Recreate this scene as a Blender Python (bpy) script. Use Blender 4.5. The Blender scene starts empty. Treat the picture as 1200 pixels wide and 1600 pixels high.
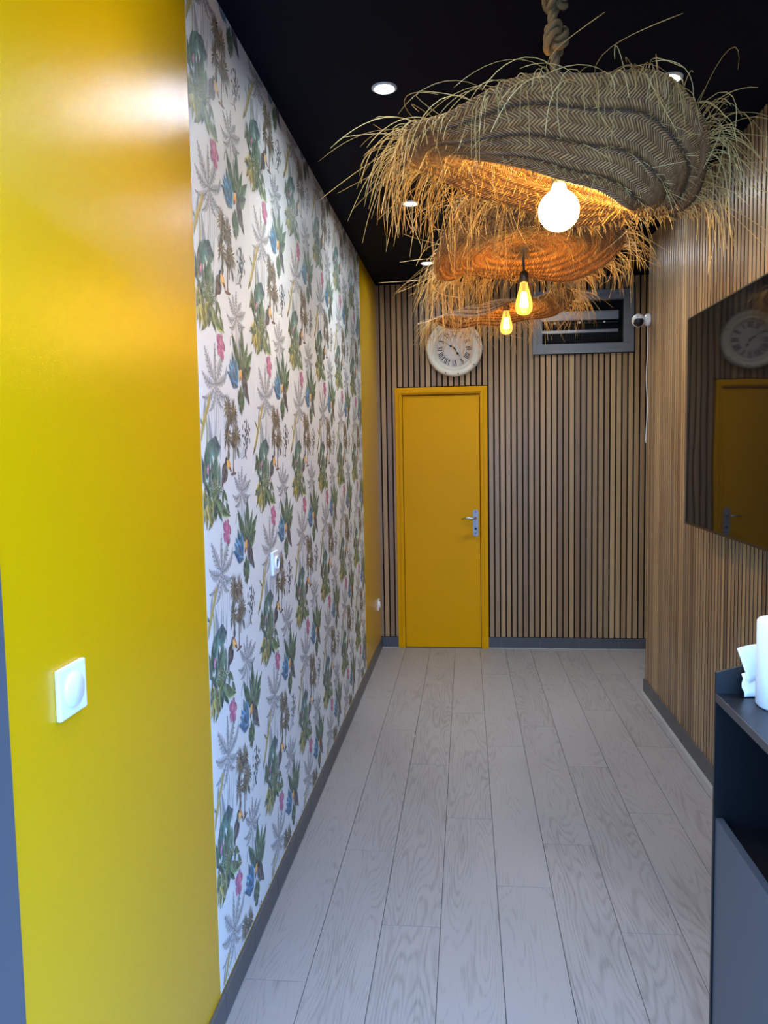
import bpy, bmesh, math, random
import numpy as np
from mathutils import Vector, Matrix

# ------------------------------------------------------------------ camera, world, lights, exposure
SC = bpy.context.scene
COL = SC.collection
PI = math.pi
YAW, PITCH, ROLL, FPX, CAMH = 0.1059, -0.0804, -0.0175, 1214.84, 1.6195
XL, XR, YB, HC = -0.7014, 1.158, 6.238, 2.915          # left wall, right wall, back wall, ceiling height
YEND, YFRONT = 5.149, 1.09                             # end of right wall, street side of the room
XALC = 1.75                                            # side of the alcove behind the right wall

cam = bpy.data.cameras.new('camera'); cam_o = bpy.data.objects.new('camera', cam); COL.objects.link(cam_o)
cam.sensor_fit = 'HORIZONTAL'; cam.sensor_width = 36.0; cam.lens = FPX*36/1200; cam.clip_start = 0.02
_f = Vector((-math.sin(YAW)*math.cos(PITCH), math.cos(YAW)*math.cos(PITCH), math.sin(PITCH)))
_r = Vector((math.cos(YAW), math.sin(YAW), 0)); _u = _r.cross(_f)
_r2 = math.cos(ROLL)*_r + math.sin(ROLL)*_u; _u2 = -math.sin(ROLL)*_r + math.cos(ROLL)*_u
_m = Matrix.Identity(4)
for i in range(3):
    _m[i][0], _m[i][1], _m[i][2] = _r2[i], _u2[i], -_f[i]
_m[2][3] = CAMH
cam_o.matrix_world = _m
SC.camera = cam_o

world = bpy.data.worlds.new('world'); SC.world = world; world.use_nodes = True
bg = world.node_tree.nodes['Background']
bg.inputs[0].default_value = (0.24, 0.50, 1.0, 1); bg.inputs[1].default_value = 7.6
SC.view_settings.view_transform = 'Standard'; SC.view_settings.look = 'None'
SC.view_settings.exposure = 0.12; SC.view_settings.gamma = 1.0; SC.view_settings.use_curve_mapping = False
SPOT_W, SPOT_COL = 44.0, (0.82, 0.93, 1.0)
BULB_STRENGTH = (150.0, 680.0, 420.0)
SC.cycles.max_bounces = 10; SC.cycles.diffuse_bounces = 5; SC.cycles.transparent_max_bounces = 16
SC.cycles.sample_clamp_indirect = 6.0; SC.cycles.caustics_reflective = False; SC.cycles.caustics_refractive = False
SC.cycles.use_denoising = True

# sky portal in the open shop front
pl = bpy.data.lights.new('shopfront_portal', 'AREA'); pl.shape = 'RECTANGLE'; pl.size = 1.86; pl.size_y = 2.40
pl.cycles.is_portal = True
plo = bpy.data.objects.new('shopfront_portal', pl); COL.objects.link(plo)
plo.location = (0.228, 0.96, 1.2); plo.rotation_euler = (PI/2, 0, 0)

# ------------------------------------------------------------------ helpers
def lin(c):
    def f(v):
        v /= 255.0
        return v/12.92 if v <= 0.04045 else ((v+0.055)/1.055)**2.4
    return (f(c[0]), f(c[1]), f(c[2]), 1.0)

class MB:
    def __init__(s):
        s.v = []; s.f = []; s.c = []; s.smooth = []
    def add(s, vs, fs, smooth=False, cols=None):
        o = len(s.v); s.v += [tuple(p) for p in vs]
        for f in fs: s.f.append(tuple(i+o for i in f)); s.smooth.append(smooth)
        s.c += list(cols) if cols is not None else [(1, 1, 1, 1)]*len(vs)
        return s
    def box(s, x0, x1, y0, y1, z0, z1, bev=0.0):
        if bev <= 0:
            v = [(x, y, z) for z in (z0, z1) for y in (y0, y1) for x in (x0, x1)]
            return s.add(v, [(0, 2, 3, 1), (4, 5, 7, 6), (0, 1, 5, 4), (2, 6, 7, 3), (0, 4, 6, 2), (1, 3, 7, 5)])
        b = min(bev, (x1-x0)*.49, (y1-y0)*.49, (z1-z0)*.49)
        bm = bmesh.new(); bmesh.ops.create_cube(bm, size=1)
        for q in bm.verts:
            q.co = ((x0+x1)/2+q.co.x*(x1-x0), (y0+y1)/2+q.co.y*(y1-y0), (z0+z1)/2+q.co.z*(z1-z0))
        bmesh.ops.bevel(bm, geom=bm.edges[:], offset=b, segments=2, profile=0.6, affect='EDGES')
        return s.frombm(bm)
    def frombm(s, bm, smooth=False):
        bm.verts.index_update()
        s.add([q.co[:] for q in bm.verts], [[q.index for q in f.verts] for f in bm.faces], smooth)
        bm.free(); return s
    def tube(s, path, rad, n=8, caps=True, smooth=True, flat=1.0):
        P = [Vector(p) for p in path]; R = rad if hasattr(rad, '__len__') else [rad]*len(P)
        vs = []; fs = []; t0 = None; nrm = None
        for i, p in enumerate(P):
            t = (P[min(i+1, len(P)-1)]-P[max(i-1, 0)])
            if t.length < 1e-9: t = Vector((0, 0, 1))
            t.normalize()
            if nrm is None:
                nrm = t.orthogonal().normalized()
            else:
                nrm = (nrm - t*nrm.dot(t))
                nrm = nrm.normalized() if nrm.length > 1e-6 else t.orthogonal().normalized()
            b = t.cross(nrm)
            for k in range(n):
                a = 2*PI*k/n
                vs.append((p+(nrm*math.cos(a)+b*math.sin(a)*flat)*R[i])[:])
        for i in range(len(P)-1):
            for k in range(n):
                k2 = (k+1) % n
                fs.append((i*n+k, i*n+k2, (i+1)*n+k2, (i+1)*n+k))
        if caps:
            fs.append(tuple(range(n-1, -1, -1))); fs.append(tuple((len(P)-1)*n+k for k in range(n)))
        return s.add(vs, fs, smooth)
    def lathe(s, prof, c=(0, 0, 0), axis='z', n=32, smooth=True, close=False):
        # prof: list of (radius, height)
        vs = []; fs = []
        for r, h in prof:
            for k in range(n):
                a = 2*PI*k/n; x, y = r*math.cos(a), r*math.sin(a)
                if axis == 'z': q = (x, y, h)
                elif axis == 'y': q = (x, h, y)
                else: q = (h, x, y)
                vs.append((c[0]+q[0], c[1]+q[1], c[2]+q[2]))
        m = len(prof)
        for i in range(m-1 if not close else m):
            j = (i+1) % m
            for k in range(n):
                k2 = (k+1) % n
                fs.append((i*n+k, i*n+k2, j*n+k2, j*n+k))
        if not close:
            if prof[0][0] > 1e-6: fs.append(tuple(range(n-1, -1, -1)))
            if prof[-1][0] > 1e-6: fs.append(tuple((m-1)*n+k for k in range(n)))
        return s.add(vs, fs, smooth)
    def prism(s, pts, f0, f1, axis='y', smooth=False):
        # pts 2D polygon; axis y: (x,z) extruded from y=f0 to f1 ; axis x: (y,z)
        n = len(pts); vs = []
        for d in (f0, f1):
            for a, b in pts:
                vs.append((a, d, b) if axis == 'y' else ((d, a, b) if axis == 'x' else (a, b, d)))
        fs = [tuple(range(n)), tuple(range(2*n-1, n-1, -1))]
        for i in range(n): fs.append((i, (i+1) % n, n+(i+1) % n, n+i))
        return s.add(vs, fs, smooth)
    def mesh(s, name, origin, colors=False, fix=True):
        me = bpy.data.meshes.new(name)
        o = origin
        me.from_pydata([(v[0]-o[0], v[1]-o[1], v[2]-o[2]) for v in s.v], [], s.f)
        me.polygons.foreach_set('use_smooth', s.smooth)
        if colors:
            at = me.color_attributes.new('Col', 'FLOAT_COLOR', 'POINT')
            at.data.foreach_set('color', np.array(s.c, dtype=np.float32).ravel())
        if fix:
            bm = bmesh.new(); bm.from_mesh(me); bmesh.ops.recalc_face_normals(bm, faces=bm.faces[:]); bm.to_mesh(me); bm.free()
        me.update(); return me

WPOS = {}
def link(name, data, mat, parent, origin):
    o = bpy.data.objects.new(name, data); COL.objects.link(o)
    if mat is not None and data is not None and hasattr(data, 'materials') and len(data.materials) == 0: data.materials.append(mat)
    p = WPOS[parent.name] if parent is not None else (0, 0, 0)
    o.location = (origin[0]-p[0], origin[1]-p[1], origin[2]-p[2]); o.parent = parent
    WPOS[o.name] = tuple(origin)
    return o
def build(mb, name, mat, parent=None, origin=None, colors=False, fix=True):
    if origin is None:
        a = np.array(mb.v); origin = tuple(((a.min(0)+a.max(0))/2).tolist())
    return link(name, mb.mesh(name, origin, colors, fix), mat, parent, origin)
def empty(name, loc, label, cat, group=None):
    o = bpy.data.objects.new(name, None); COL.objects.link(o); o.location = loc; WPOS[o.name] = tuple(loc)
    o.empty_display_size = 0.05
    return tag(o, label, cat, group)
def tag(o, label, cat, group=None):
    o['label'] = label; o['category'] = cat
    if group: o['group'] = group
    return o
def struct(o, label, cat):
    o['kind'] = 'structure'; o['label'] = label; o['category'] = cat
    return o
def box(name, mat, parent, *a, bev=0.0):
    return build(MB().box(*a, bev=bev), name, mat, parent)

# ------------------------------------------------------------------ materials
def newmat(name):
    m = bpy.data.materials.new(name); m.use_nodes = True
    nt = m.node_tree; b = nt.nodes['Principled BSDF']
    return m, nt, b
def N(nt, t, **kw):
    n = nt.nodes.new(t)
    for k, v in kw.items():
        if k.startswith('i_'):
            key = k[2:]; key = int(key) if key.isdigit() else key.replace('_', ' ')
            n.inputs[key].default_value = v
        else: setattr(n, k, v)
    return n
def math_(nt, op, a, b=None, c=None):
    n = nt.nodes.new('ShaderNodeMath'); n.operation = op
    for i, x in enumerate((a, b, c)):
        if x is None: continue
        if isinstance(x, (int, float)): n.inputs[i].default_value = x
        else: nt.links.new(x, n.inputs[i])
    return n.outputs[0]
def mixc(nt, fac, a, b):
    n = nt.nodes.new('ShaderNodeMix'); n.data_type = 'RGBA'
    for sock, x in ((n.inputs[0], fac), (n.inputs[6], a), (n.inputs[7], b)):
        if isinstance(x, (int, float, tuple)): sock.default_value = x
        else: nt.links.new(x, sock)
    return n.outputs[2]
def plain(name, col, rough=0.5, metal=0.0, noise=0.06, nscale=6.0, bump=0.0, bscale=200.0, coat=0.0, spec=0.5):
    m, nt, b = newmat(name); L = nt.links
    tc = N(nt, 'ShaderNodeTexCoord'); nz = N(nt, 'ShaderNodeTexNoise'); nz.inputs['Scale'].default_value = nscale; nz.inputs['Detail'].default_value = 4
    L.new(tc.outputs['Object'], nz.inputs['Vector'])
    c = lin(col); lo = tuple(x*(1-noise) for x in c[:3])+(1,); hi = tuple(min(1, x*(1+noise)) for x in c[:3])+(1,)
    L.new(mixc(nt, nz.outputs['Fac'], lo, hi), b.inputs['Base Color'])
    b.inputs['Roughness'].default_value = rough; b.inputs['Metallic'].default_value = metal
    b.inputs['Coat Weight'].default_value = coat; b.inputs['Specular IOR Level'].default_value = spec
    if bump > 0:
        n2 = N(nt, 'ShaderNodeTexNoise'); n2.inputs['Scale'].default_value = bscale; n2.inputs['Detail'].default_value = 3
        L.new(tc.outputs['Object'], n2.inputs['Vector'])
        bp = N(nt, 'ShaderNodeBump'); bp.inputs['Strength'].default_value = bump; bp.inputs['Distance'].default_value = 0.002
        L.new(n2.outputs['Fac'], bp.inputs['Height']); L.new(bp.outputs['Normal'], b.inputs['Normal'])
    return m
def emis(name, col, strength, base=(0.8, 0.8, 0.8, 1)):
    m, nt, b = newmat(name)
    b.inputs['Base Color'].default_value = base
    b.inputs['Emission Color'].default_value = col; b.inputs['Emission Strength'].default_value = strength
    return m

M = {}
M['yellow'] = plain('yellow_satin_paint', (214, 164, 0), 0.21, noise=0.03, nscale=2, bump=0.22, bscale=420, spec=0.4)
M['yellow_door'] = plain('yellow_door_paint', (224, 162, 0), 0.40, noise=0.03, nscale=3, bump=0.06, bscale=150, spec=0.08)
M['ceiling'] = plain('midnight_ceiling_paint', (3, 9, 26), 0.6, noise=0.1, bump=0.05, spec=0.06)
M['felt'] = plain('black_felt', (16, 13, 12), 0.95, noise=0.2, nscale=60)
M['tile'] = plain('grey_skirting_tile', (78, 78, 80), 0.38, noise=0.08, nscale=10)
M['grout'] = plain('pale_grout', (150, 147, 142), 0.8, noise=0.1, nscale=40)
M['plaster'] = plain('wall_plaster', (205, 203, 198), 0.8)
M['white'] = plain('white_plastic', (236, 236, 236), 0.32, noise=0.01)
M['whiteled'] = plain('white_lacquered_bezel', (225, 226, 228), 0.35, noise=0.02)
M['black'] = plain('black_plastic', (14, 14, 16), 0.35, noise=0.1)
M['blackboard'] = plain('black_laminate', (12, 13, 17), 0.38, noise=0.1, nscale=20, bump=0.05)
M['greyboard'] = plain('slate_grey_laminate', (66, 72, 80), 0.40, noise=0.04)
M['edge'] = plain('laminate_edge', (66, 58, 56), 0.5)
M['alu'] = plain('blue_grey_aluminium', (82, 86, 94), 0.42, metal=0.0, noise=0.03)
M['ventgrey'] = plain('grey_window_lacquer', (118, 120, 124), 0.45, noise=0.03)
M['silver'] = plain('brushed_steel', (150, 152, 156), 0.45, metal=0.7, noise=0.08, nscale=60)
M['chrome'] = plain('satin_chrome', (205, 206, 210), 0.22, metal=1.0, noise=0.04)
M['dark'] = plain('dark_void', (8, 8, 9), 0.8, noise=0.2)
M['wire'] = plain('dark_wire', (44, 44, 46), 0.5, metal=0.6)
M['cream'] = plain('aged_cream_paint', (222, 214, 196), 0.5, noise=0.08, nscale=14)
M['face'] = plain('clock_paper', (214, 204, 196), 0.7, noise=0.12, nscale=12)
M['ink'] = plain('dark_print', (34, 30, 32), 0.6)
M['paper'] = plain('white_tissue_paper', (240, 242, 244), 0.85, noise=0.02, bump=0.25, bscale=90)
M['paving'] = plain('street_paving', (150, 148, 144), 0.85, noise=0.15, nscale=3)
M['plug'] = plain('socket_hole', (60, 62, 66), 0.5)

def wood_floor():
    m, nt, b = newmat('grey_oak_vinyl'); L = nt.links
    tc = N(nt, 'ShaderNodeTexCoord'); oi = N(nt, 'ShaderNodeObjectInfo'); sp = N(nt, 'ShaderNodeSeparateXYZ'); L.new(tc.outputs['Object'], sp.inputs[0])
    rnd = oi.outputs['Random']
    x = math_(nt, 'MULTIPLY_ADD', sp.outputs[0], 8.5, math_(nt, 'MULTIPLY', rnd, 37.0))
    y = math_(nt, 'MULTIPLY_ADD', sp.outputs[1], 0.85, math_(nt, 'MULTIPLY', rnd, 91.0))
    cb = N(nt, 'ShaderNodeCombineXYZ'); L.new(x, cb.inputs[0]); L.new(y, cb.inputs[1])
    n1 = N(nt, 'ShaderNodeTexNoise'); n1.inputs['Scale'].default_value = 1.0; n1.inputs['Detail'].default_value = 1.5; n1.inputs['Roughness'].default_value = 0.4
    L.new(cb.outputs[0], n1.inputs['Vector'])
    rings = math_(nt, 'SINE', math_(nt, 'MULTIPLY', n1.outputs['Fac'], 150.0))
    rings01 = math_(nt, 'MULTIPLY_ADD', rings, 0.5, 0.5)
    sharp = math_(nt, 'POWER', rings01, 2.2)
    # fine pores
    x2 = math_(nt, 'MULTIPLY', sp.outputs[0], 190.0); y2 = math_(nt, 'MULTIPLY_ADD', sp.outputs[1], 9.0, math_(nt, 'MULTIPLY', rnd, 50.0))
    cb2 = N(nt, 'ShaderNodeCombineXYZ'); L.new(x2, cb2.inputs[0]); L.new(y2, cb2.inputs[1])
    n2 = N(nt, 'ShaderNodeTexNoise'); n2.inputs['Scale'].default_value = 1.0; n2.inputs['Detail'].default_value = 3
    L.new(cb2.outputs[0], n2.inputs['Vector'])
    # broad patches
    x3 = math_(nt, 'MULTIPLY', sp.outputs[0], 9.0); y3 = math_(nt, 'MULTIPLY_ADD', sp.outputs[1], 2.0, math_(nt, 'MULTIPLY', rnd, 17.0))
    cb3 = N(nt, 'ShaderNodeCombineXYZ'); L.new(x3, cb3.inputs[0]); L.new(y3, cb3.inputs[1])
    n3 = N(nt, 'ShaderNodeTexNoise'); n3.inputs['Scale'].default_value = 1.0; n3.inputs['Detail'].default_value = 3
    L.new(cb3.outputs[0], n3.inputs['Vector'])
    v = math_(nt, 'ADD', math_(nt, 'MULTIPLY', sharp, -0.17), math_(nt, 'MULTIPLY_ADD', n2.outputs['Fac'], -0.50, 1.32))
    v = math_(nt, 'ADD', v, math_(nt, 'MULTIPLY_ADD', n3.outputs['Fac'], 0.5, -0.25))
    v = math_(nt, 'ADD', v, math_(nt, 'MULTIPLY_ADD', rnd, 0.14, -0.07))
    cr = N(nt, 'ShaderNodeValToRGB'); e = cr.color_ramp.elements
    e[0].position = 0.45; e[0].color = lin((86, 82, 80)); e[1].position = 1.25 if False else 1.0; e[1].color = lin((150, 144, 142))
    L.new(v, cr.inputs[0]); L.new(cr.outputs[0], b.inputs['Base Color'])
    b.inputs['Roughness'].default_value = 0.46
    bp = N(nt, 'ShaderNodeBump'); bp.inputs['Strength'].default_value = 0.18; bp.inputs['Distance'].default_value = 0.002
    L.new(v, bp.inputs['Height']); L.new(bp.outputs[0], b.inputs['Normal'])
    return m
M['plank'] = wood_floor()

def wood_slat(name, cols, rough):
    m, nt, b = newmat(name); L = nt.links
    tc = N(nt, 'ShaderNodeTexCoord'); oi = N(nt, 'ShaderNodeObjectInfo'); sp = N(nt, 'ShaderNodeSeparateXYZ'); L.new(tc.outputs['Object'], sp.inputs[0])
    rnd = oi.outputs['Random']
    cb = N(nt, 'ShaderNodeCombineXYZ')
    L.new(math_(nt, 'MULTIPLY', math_(nt, 'ADD', sp.outputs[0], sp.outputs[1]), 110.0), cb.inputs[0])
    L.new(math_(nt, 'MULTIPLY_ADD', sp.outputs[2], 3.0, math_(nt, 'MULTIPLY', rnd, 77.0)), cb.inputs[1])
    n = N(nt, 'ShaderNodeTexNoise'); n.inputs['Scale'].default_value = 1.0; n.inputs['Detail'].default_value = 4
    L.new(cb.outputs[0], n.inputs['Vector'])
    cr = N(nt, 'ShaderNodeValToRGB'); cr.color_ramp.interpolation = 'LINEAR'
    e = cr.color_ramp.elements; e[0].position = 0.0; e[0].color = lin(cols[0]); e[1].position = 1.0; e[1].color = lin(cols[-1])
    for k, c in enumerate(cols[1:-1]):
        q = e.new((k+1)/(len(cols)-1)); q.color = lin(c)
    L.new(rnd, cr.inputs[0])
    dk = N(nt, 'ShaderNodeMix'); dk.data_type = 'RGBA'; dk.blend_type = 'MULTIPLY'; dk.inputs[0].default_value = 1.0
    g = math_(nt, 'MULTIPLY_ADD', n.outputs['Fac'], 0.6, 0.68)
    cg = N(nt, 'ShaderNodeCombineColor'); [L.new(g, cg.inputs[i]) for i in range(3)]
    L.new(cr.outputs[0], dk.inputs[6]); L.new(cg.outputs[0], dk.inputs[7])
    L.new(dk.outputs[2], b.inputs['Base Color']); b.inputs['Roughness'].default_value = rough
    return m
M['slat'] = wood_slat('walnut_slat', [(124, 94, 66), (178, 142, 98), (134, 106, 78), (190, 154, 106), (148, 118, 86)], 0.36)

def print_mat():
    m, nt, b = newmat('wallpaper_ink'); L = nt.links
    at = N(nt, 'ShaderNodeAttribute'); at.attribute_name = 'Col'
    tc = N(nt, 'ShaderNodeTexCoord'); nz = N(nt, 'ShaderNodeTexNoise'); nz.inputs['Scale'].default_value = 55; nz.inputs['Detail'].default_value = 3
    L.new(tc.outputs['Object'], nz.inputs['Vector'])
    f = math_(nt, 'MULTIPLY_ADD', nz.outputs['Fac'], 1.6, -0.55)
    c = N(nt, 'ShaderNodeMath'); c.operation = 'MULTIPLY'; c.use_clamp = True; L.new(f, c.inputs[0]); c.inputs[1].default_value = 0.42
    L.new(mixc(nt, c.outputs[0], at.outputs['Color'], lin((222, 220, 212))), b.inputs['Base Color'])
    b.inputs['Roughness'].default_value = 0.5
    return m
M['ink_print'] = print_mat()
M['wallpaper'] = plain('pale_wallpaper', (228, 229, 229), 0.5, noise=0.02, nscale=9, bump=0.06, bscale=120)

def straw_mats():
    out = []
    # woven braid
    m, nt, b = newmat('woven_esparto'); L = nt.links
    uv = N(nt, 'ShaderNodeUVMap'); sp = N(nt, 'ShaderNodeSeparateXYZ'); L.new(uv.outputs[0], sp.inputs[0])
    tri = math_(nt, 'PINGPONG', math_(nt, 'MULTIPLY', sp.outputs[1], 2.0), 0.5)
    ph = math_(nt, 'ADD', math_(nt, 'MULTIPLY', sp.outputs[0], 1/0.011), math_(nt, 'MULTIPLY', tri, 4.2))
    st = math_(nt, 'PINGPONG', ph, 0.5)
    st2 = math_(nt, 'MULTIPLY', st, 2.0)
    row = math_(nt, 'PINGPONG', math_(nt, 'MULTIPLY', sp.outputs[1], 4.0), 0.5)
    hgt = math_(nt, 'MULTIPLY', math_(nt, 'POWER', st2, 0.6), math_(nt, 'MULTIPLY_ADD', row, 0.9, 0.55))
    idx = math_(nt, 'FLOOR', ph)
    wn = N(nt, 'ShaderNodeTexWhiteNoise'); wn.noise_dimensions = '2D'
    cb = N(nt, 'ShaderNodeCombineXYZ'); L.new(idx, cb.inputs[0]); L.new(math_(nt, 'FLOOR', math_(nt, 'MULTIPLY', sp.outputs[1], 4.0)), cb.inputs[1]); L.new(cb.outputs[0], wn.inputs['Vector'])
    c1 = mixc(nt, wn.outputs['Value'], lin((172, 110, 56)), lin((234, 166, 96)))
    c2 = mixc(nt, hgt, lin((72, 42, 20)), c1)
    seamc = lin((84, 52, 26))
    seam = math_(nt, 'PINGPONG', sp.outputs[1], 0.5)                      # stitched seam between two turns of the braid
    sf = N(nt, 'ShaderNodeMapRange'); sf.inputs[1].default_value = 0.03; sf.inputs[2].default_value = 0.13; L.new(seam, sf.inputs[0])
    c2 = mixc(nt, sf.outputs[0], seamc, c2)
    L.new(c2, b.inputs['Base Color']); b.inputs['Roughness'].default_value = 0.6
    bp = N(nt, 'ShaderNodeBump'); bp.inputs['Strength'].default_value = 1.0; bp.inputs['Distance'].default_value = 0.006
    L.new(hgt, bp.inputs['Height']); L.new(bp.outputs[0], b.inputs['Normal'])
    out.append(m)
    # strands
    m, nt, b = newmat('loose_esparto'); L = nt.links
    at = N(nt, 'ShaderNodeAttribute'); at.attribute_name = 'Col'
    L.new(at.outputs['Color'], b.inputs['Base Color']); b.inputs['Roughness'].default_value = 0.5
    tr = N(nt, 'ShaderNodeBsdfTranslucent'); L.new(at.outputs['Color'], tr.inputs[0])
    mx = N(nt, 'ShaderNodeMixShader'); mx.inputs[0].default_value = 0.25
    L.new(b.outputs[0], mx.inputs[1]); L.new(tr.outputs[0], mx.inputs[2]); L.new(mx.outputs[0], nt.nodes['Material Output'].inputs[0])
    out.append(m)
    return out
M['braid'], M['strand'] = straw_mats()
M['rope'] = plain('jute_rope', (128, 102, 66), 0.85, noise=0.35, nscale=160, bump=0.6, bscale=220)

def screen_mat():
    m, nt, b = newmat('glossy_black_screen'); L = nt.links
    b.inputs['Base Color'].default_value = (0.004, 0.004, 0.005, 1); b.inputs['Roughness'].default_value = 0.035; b.inputs['IOR'].default_value = 1.26
    tc = N(nt, 'ShaderNodeTexCoord'); nz = N(nt, 'ShaderNodeTexNoise'); nz.inputs['Scale'].default_value = 2.2; nz.inputs['Detail'].default_value = 1
    L.new(tc.outputs['Object'], nz.inputs['Vector'])
    bp = N(nt, 'ShaderNodeBump'); bp.inputs['Strength'].default_value = 0.05; bp.inputs['Distance'].default_value = 0.02
    L.new(nz.outputs['Fac'], bp.inputs['Height']); L.new(bp.outputs[0], b.inputs['Normal'])
    return m
M['screen'] = screen_mat()

def bulb_glass():
    m, nt, b = newmat('amber_bulb_glass'); L = nt.links
    t = N(nt, 'ShaderNodeBsdfTransparent'); t.inputs[0].default_value = (1.0, 0.80, 0.42, 1)
    g = N(nt, 'ShaderNodeBsdfGlossy'); g.inputs['Roughness'].default_value = 0.05
    lw = N(nt, 'ShaderNodeLayerWeight'); lw.inputs[0].default_value = 0.25
    mx = N(nt, 'ShaderNodeMixShader'); L.new(math_(nt, 'MULTIPLY', lw.outputs['Fresnel'], 0.5), mx.inputs[0]); L.new(t.outputs[0], mx.inputs[1]); L.new(g.outputs[0], mx.inputs[2])
    em = N(nt, 'ShaderNodeEmission'); em.inputs[0].default_value = (1.0, 0.45, 0.08, 1); em.inputs[1].default_value = 5.0
    m2 = N(nt, 'ShaderNodeMixShader'); m2.inputs[0].default_value = 0.22; L.new(mx.outputs[0], m2.inputs[1]); L.new(em.outputs[0], m2.inputs[2])
    L.new(m2.outputs[0], nt.nodes['Material Output'].inputs[0])
    return m
M['bulb_glass'] = bulb_glass()
M['globe'] = emis('glowing_globe', (1.0, 0.66, 0.17, 1), BULB_STRENGTH[0])
M['fil2'] = emis('glowing_filament', (1.0, 0.62, 0.15, 1), BULB_STRENGTH[1])
M['fil3'] = emis('glowing_filament_far', (1.0, 0.62, 0.15, 1), BULB_STRENGTH[2])
M['led'] = emis('led_lens', (0.85, 0.94, 1.0, 1), 420.0)

# ------------------------------------------------------------------ structure
SLAT_P, SLAT_W, SLAT_D = 0.0448, 0.0345, 0.013
fl = struct(box('floor', M['felt'], None, XL-0.1, XALC, YFRONT-0.02, YB+0.1, -0.08, -0.006), 'light grey oak plank floor running down the hall', 'floor')
# planks: columns of boards, 0.20 m wide and 1.365 m long, staggered
joints = {0: 2.215, 1: 3.006, 2: 2.519, 3: 3.308, 4: 2.788, 5: 3.108, 6: 2.539, 7: 3.408, 8: 2.83, 9: 2.2, 10: 3.0, 11: 2.6}
PLK = 1.362
plank_mesh = {}
def plank(x0, x1, y0, y1):
    g = 0.0009; key = (round(x1-x0, 3), round(y1-y0, 3))
    o = ((x0+x1)/2, (y0+y1)/2, -0.003)
    if key not in plank_mesh:
        plank_mesh[key] = MB().box(x0+g, x1-g, y0+g, y1-g, -0.007, 0.0, bev=0.0007).mesh('plank', o)
    link('plank', plank_mesh[key], M['plank'], fl, o)
for c in range(12):
    x0 = -0.7014+0.2*c if c else -0.7014
    x0, x1 = -0.70+0.2*c, -0.70+0.2*(c+1)
    if x0 >= XALC: break
    x1 = min(x1, XALC)
    ys = [YFRONT]; y = joints[c]
    while y-PLK > YFRONT+0.02: y -= PLK
    while y < YB-0.01: ys.append(y); y += PLK
    ys.append(YB+0.01)
    for a, b_ in zip(ys[:-1], ys[1:]):
        if x0 > XR+0.02 and b_ < YEND: continue
        plank(x0, x1, a, b_)

struct(box('ceiling', M['ceiling'], None, XL-0.12, XALC+0.1, 0.95, YB+0.12, HC, HC+0.1), 'flat midnight black painted ceiling over the hall', 'ceiling')
wl = struct(box('wall_left', M['yellow'], None, XL-0.1, XL, YFRONT, YB+0.1, -0.02, HC), 'satin yellow painted left wall with a wallpapered field', 'wall')
wb = build(MB().box(XL, -0.50, YB+SLAT_D-0.001, YB+0.1, 0, HC).box(0.11, 0.56, YB+SLAT_D-0.001, YB+0.1, 0, HC).box(-0.50, 0.11, YB+SLAT_D-0.001, YB+0.1, 2.05, HC)
           .box(1.235, XALC, YB+SLAT_D-0.001, YB+0.1, 0, HC).box(0.56, 1.235, YB+SLAT_D-0.001, YB+0.1, 0, 2.385).box(0.56, 1.235, YB+SLAT_D-0.001, YB+0.1, 2.755, HC)
           .box(0.5, 1.3, YB+0.18, YB+0.20, 2.3, 2.85).box(-0.52, 0.13, YB+0.065, YB+0.1, 0, 2.06).box(0.5, 0.56, YB+0.09, YB+0.19, 2.3, 2.85).box(1.235, 1.3, YB+0.09, YB+0.19, 2.3, 2.85).box(0.5, 1.3, YB+0.09, YB+0.19, 2.3, 2.385).box(0.5, 1.3, YB+0.09, YB+0.19, 2.755, 2.85), 'wall_back', M['felt'])
struct(wb, 'end wall clad in vertical walnut slats on black felt', 'wall')
wr = struct(box('wall_right', M['felt'], None, XR+SLAT_D-0.001, XALC, YFRONT, YEND, -0.02, HC), 'right wall clad in narrow vertical walnut slats', 'wall')
struct(box('wall_alcove', M['plaster'], None, XALC, XALC+0.1, YEND-0.05, YB+0.1, -0.02, HC), 'side wall of the alcove hidden behind the slatted corner', 'wall')
struct(build(MB().box(XL-1.6, XL-0.1, 0.95, YFRONT, -0.02, 3.4).box(XALC-0.55, XALC+1.6, 0.95, YFRONT, -0.02, 3.4).box(XL-0.1, XALC-0.55, 0.95, YFRONT, 2.42, 3.4),
             'wall_front', M['plaster']), 'shop front wall around the open street entrance', 'wall')
struct(box('pavement', M['paving'], None, -14, 14, -16, 0.95, -0.12, -0.02), 'pale street pavement outside the entrance', 'pavement')

# slats
def slat_mesh(length, axis):
    mb = MB(); w = (SLAT_W if axis == 'y' else 0.0300)/2; d = SLAT_D; c = 0.0028
    pts = [(-w, d), (-w, c), (-w+c, 0), (w-c, 0), (w, c), (w, d)]
    vs = []
    for z in (-length/2, length/2):
        for a, b_ in pts: vs.append((a, b_, z) if axis == 'y' else (b_, -a, z))
    n = 6; fs = [tuple(range(n)), tuple(range(2*n-1, n-1, -1))]+[(i, (i+1) % n, n+(i+1) % n, n+i) for i in range(n)]
    mb.add(vs, fs)
    me = mb.mesh('slat', (0, 0, 0)); me.materials.append(M['slat']); me.materials.append(M['felt'])
    for p in me.polygons:      # veneered face, black core on the sides
        dn = abs(p.normal.x) if axis == 'y' else abs(p.normal.y)
        if dn > 0.9: p.material_index = 1
    return me
SM = {}
def put_slat(x, y, z0, z1, axis, parent):
    k = (round(z1-z0, 3), axis)
    if k not in SM: SM[k] = slat_mesh(z1-z0, axis)
    return link('slat', SM[k], M['slat'], parent, (x, y, (z0+z1)/2))
BBH = 0.088
x = 1.387-SLAT_P/2
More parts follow.
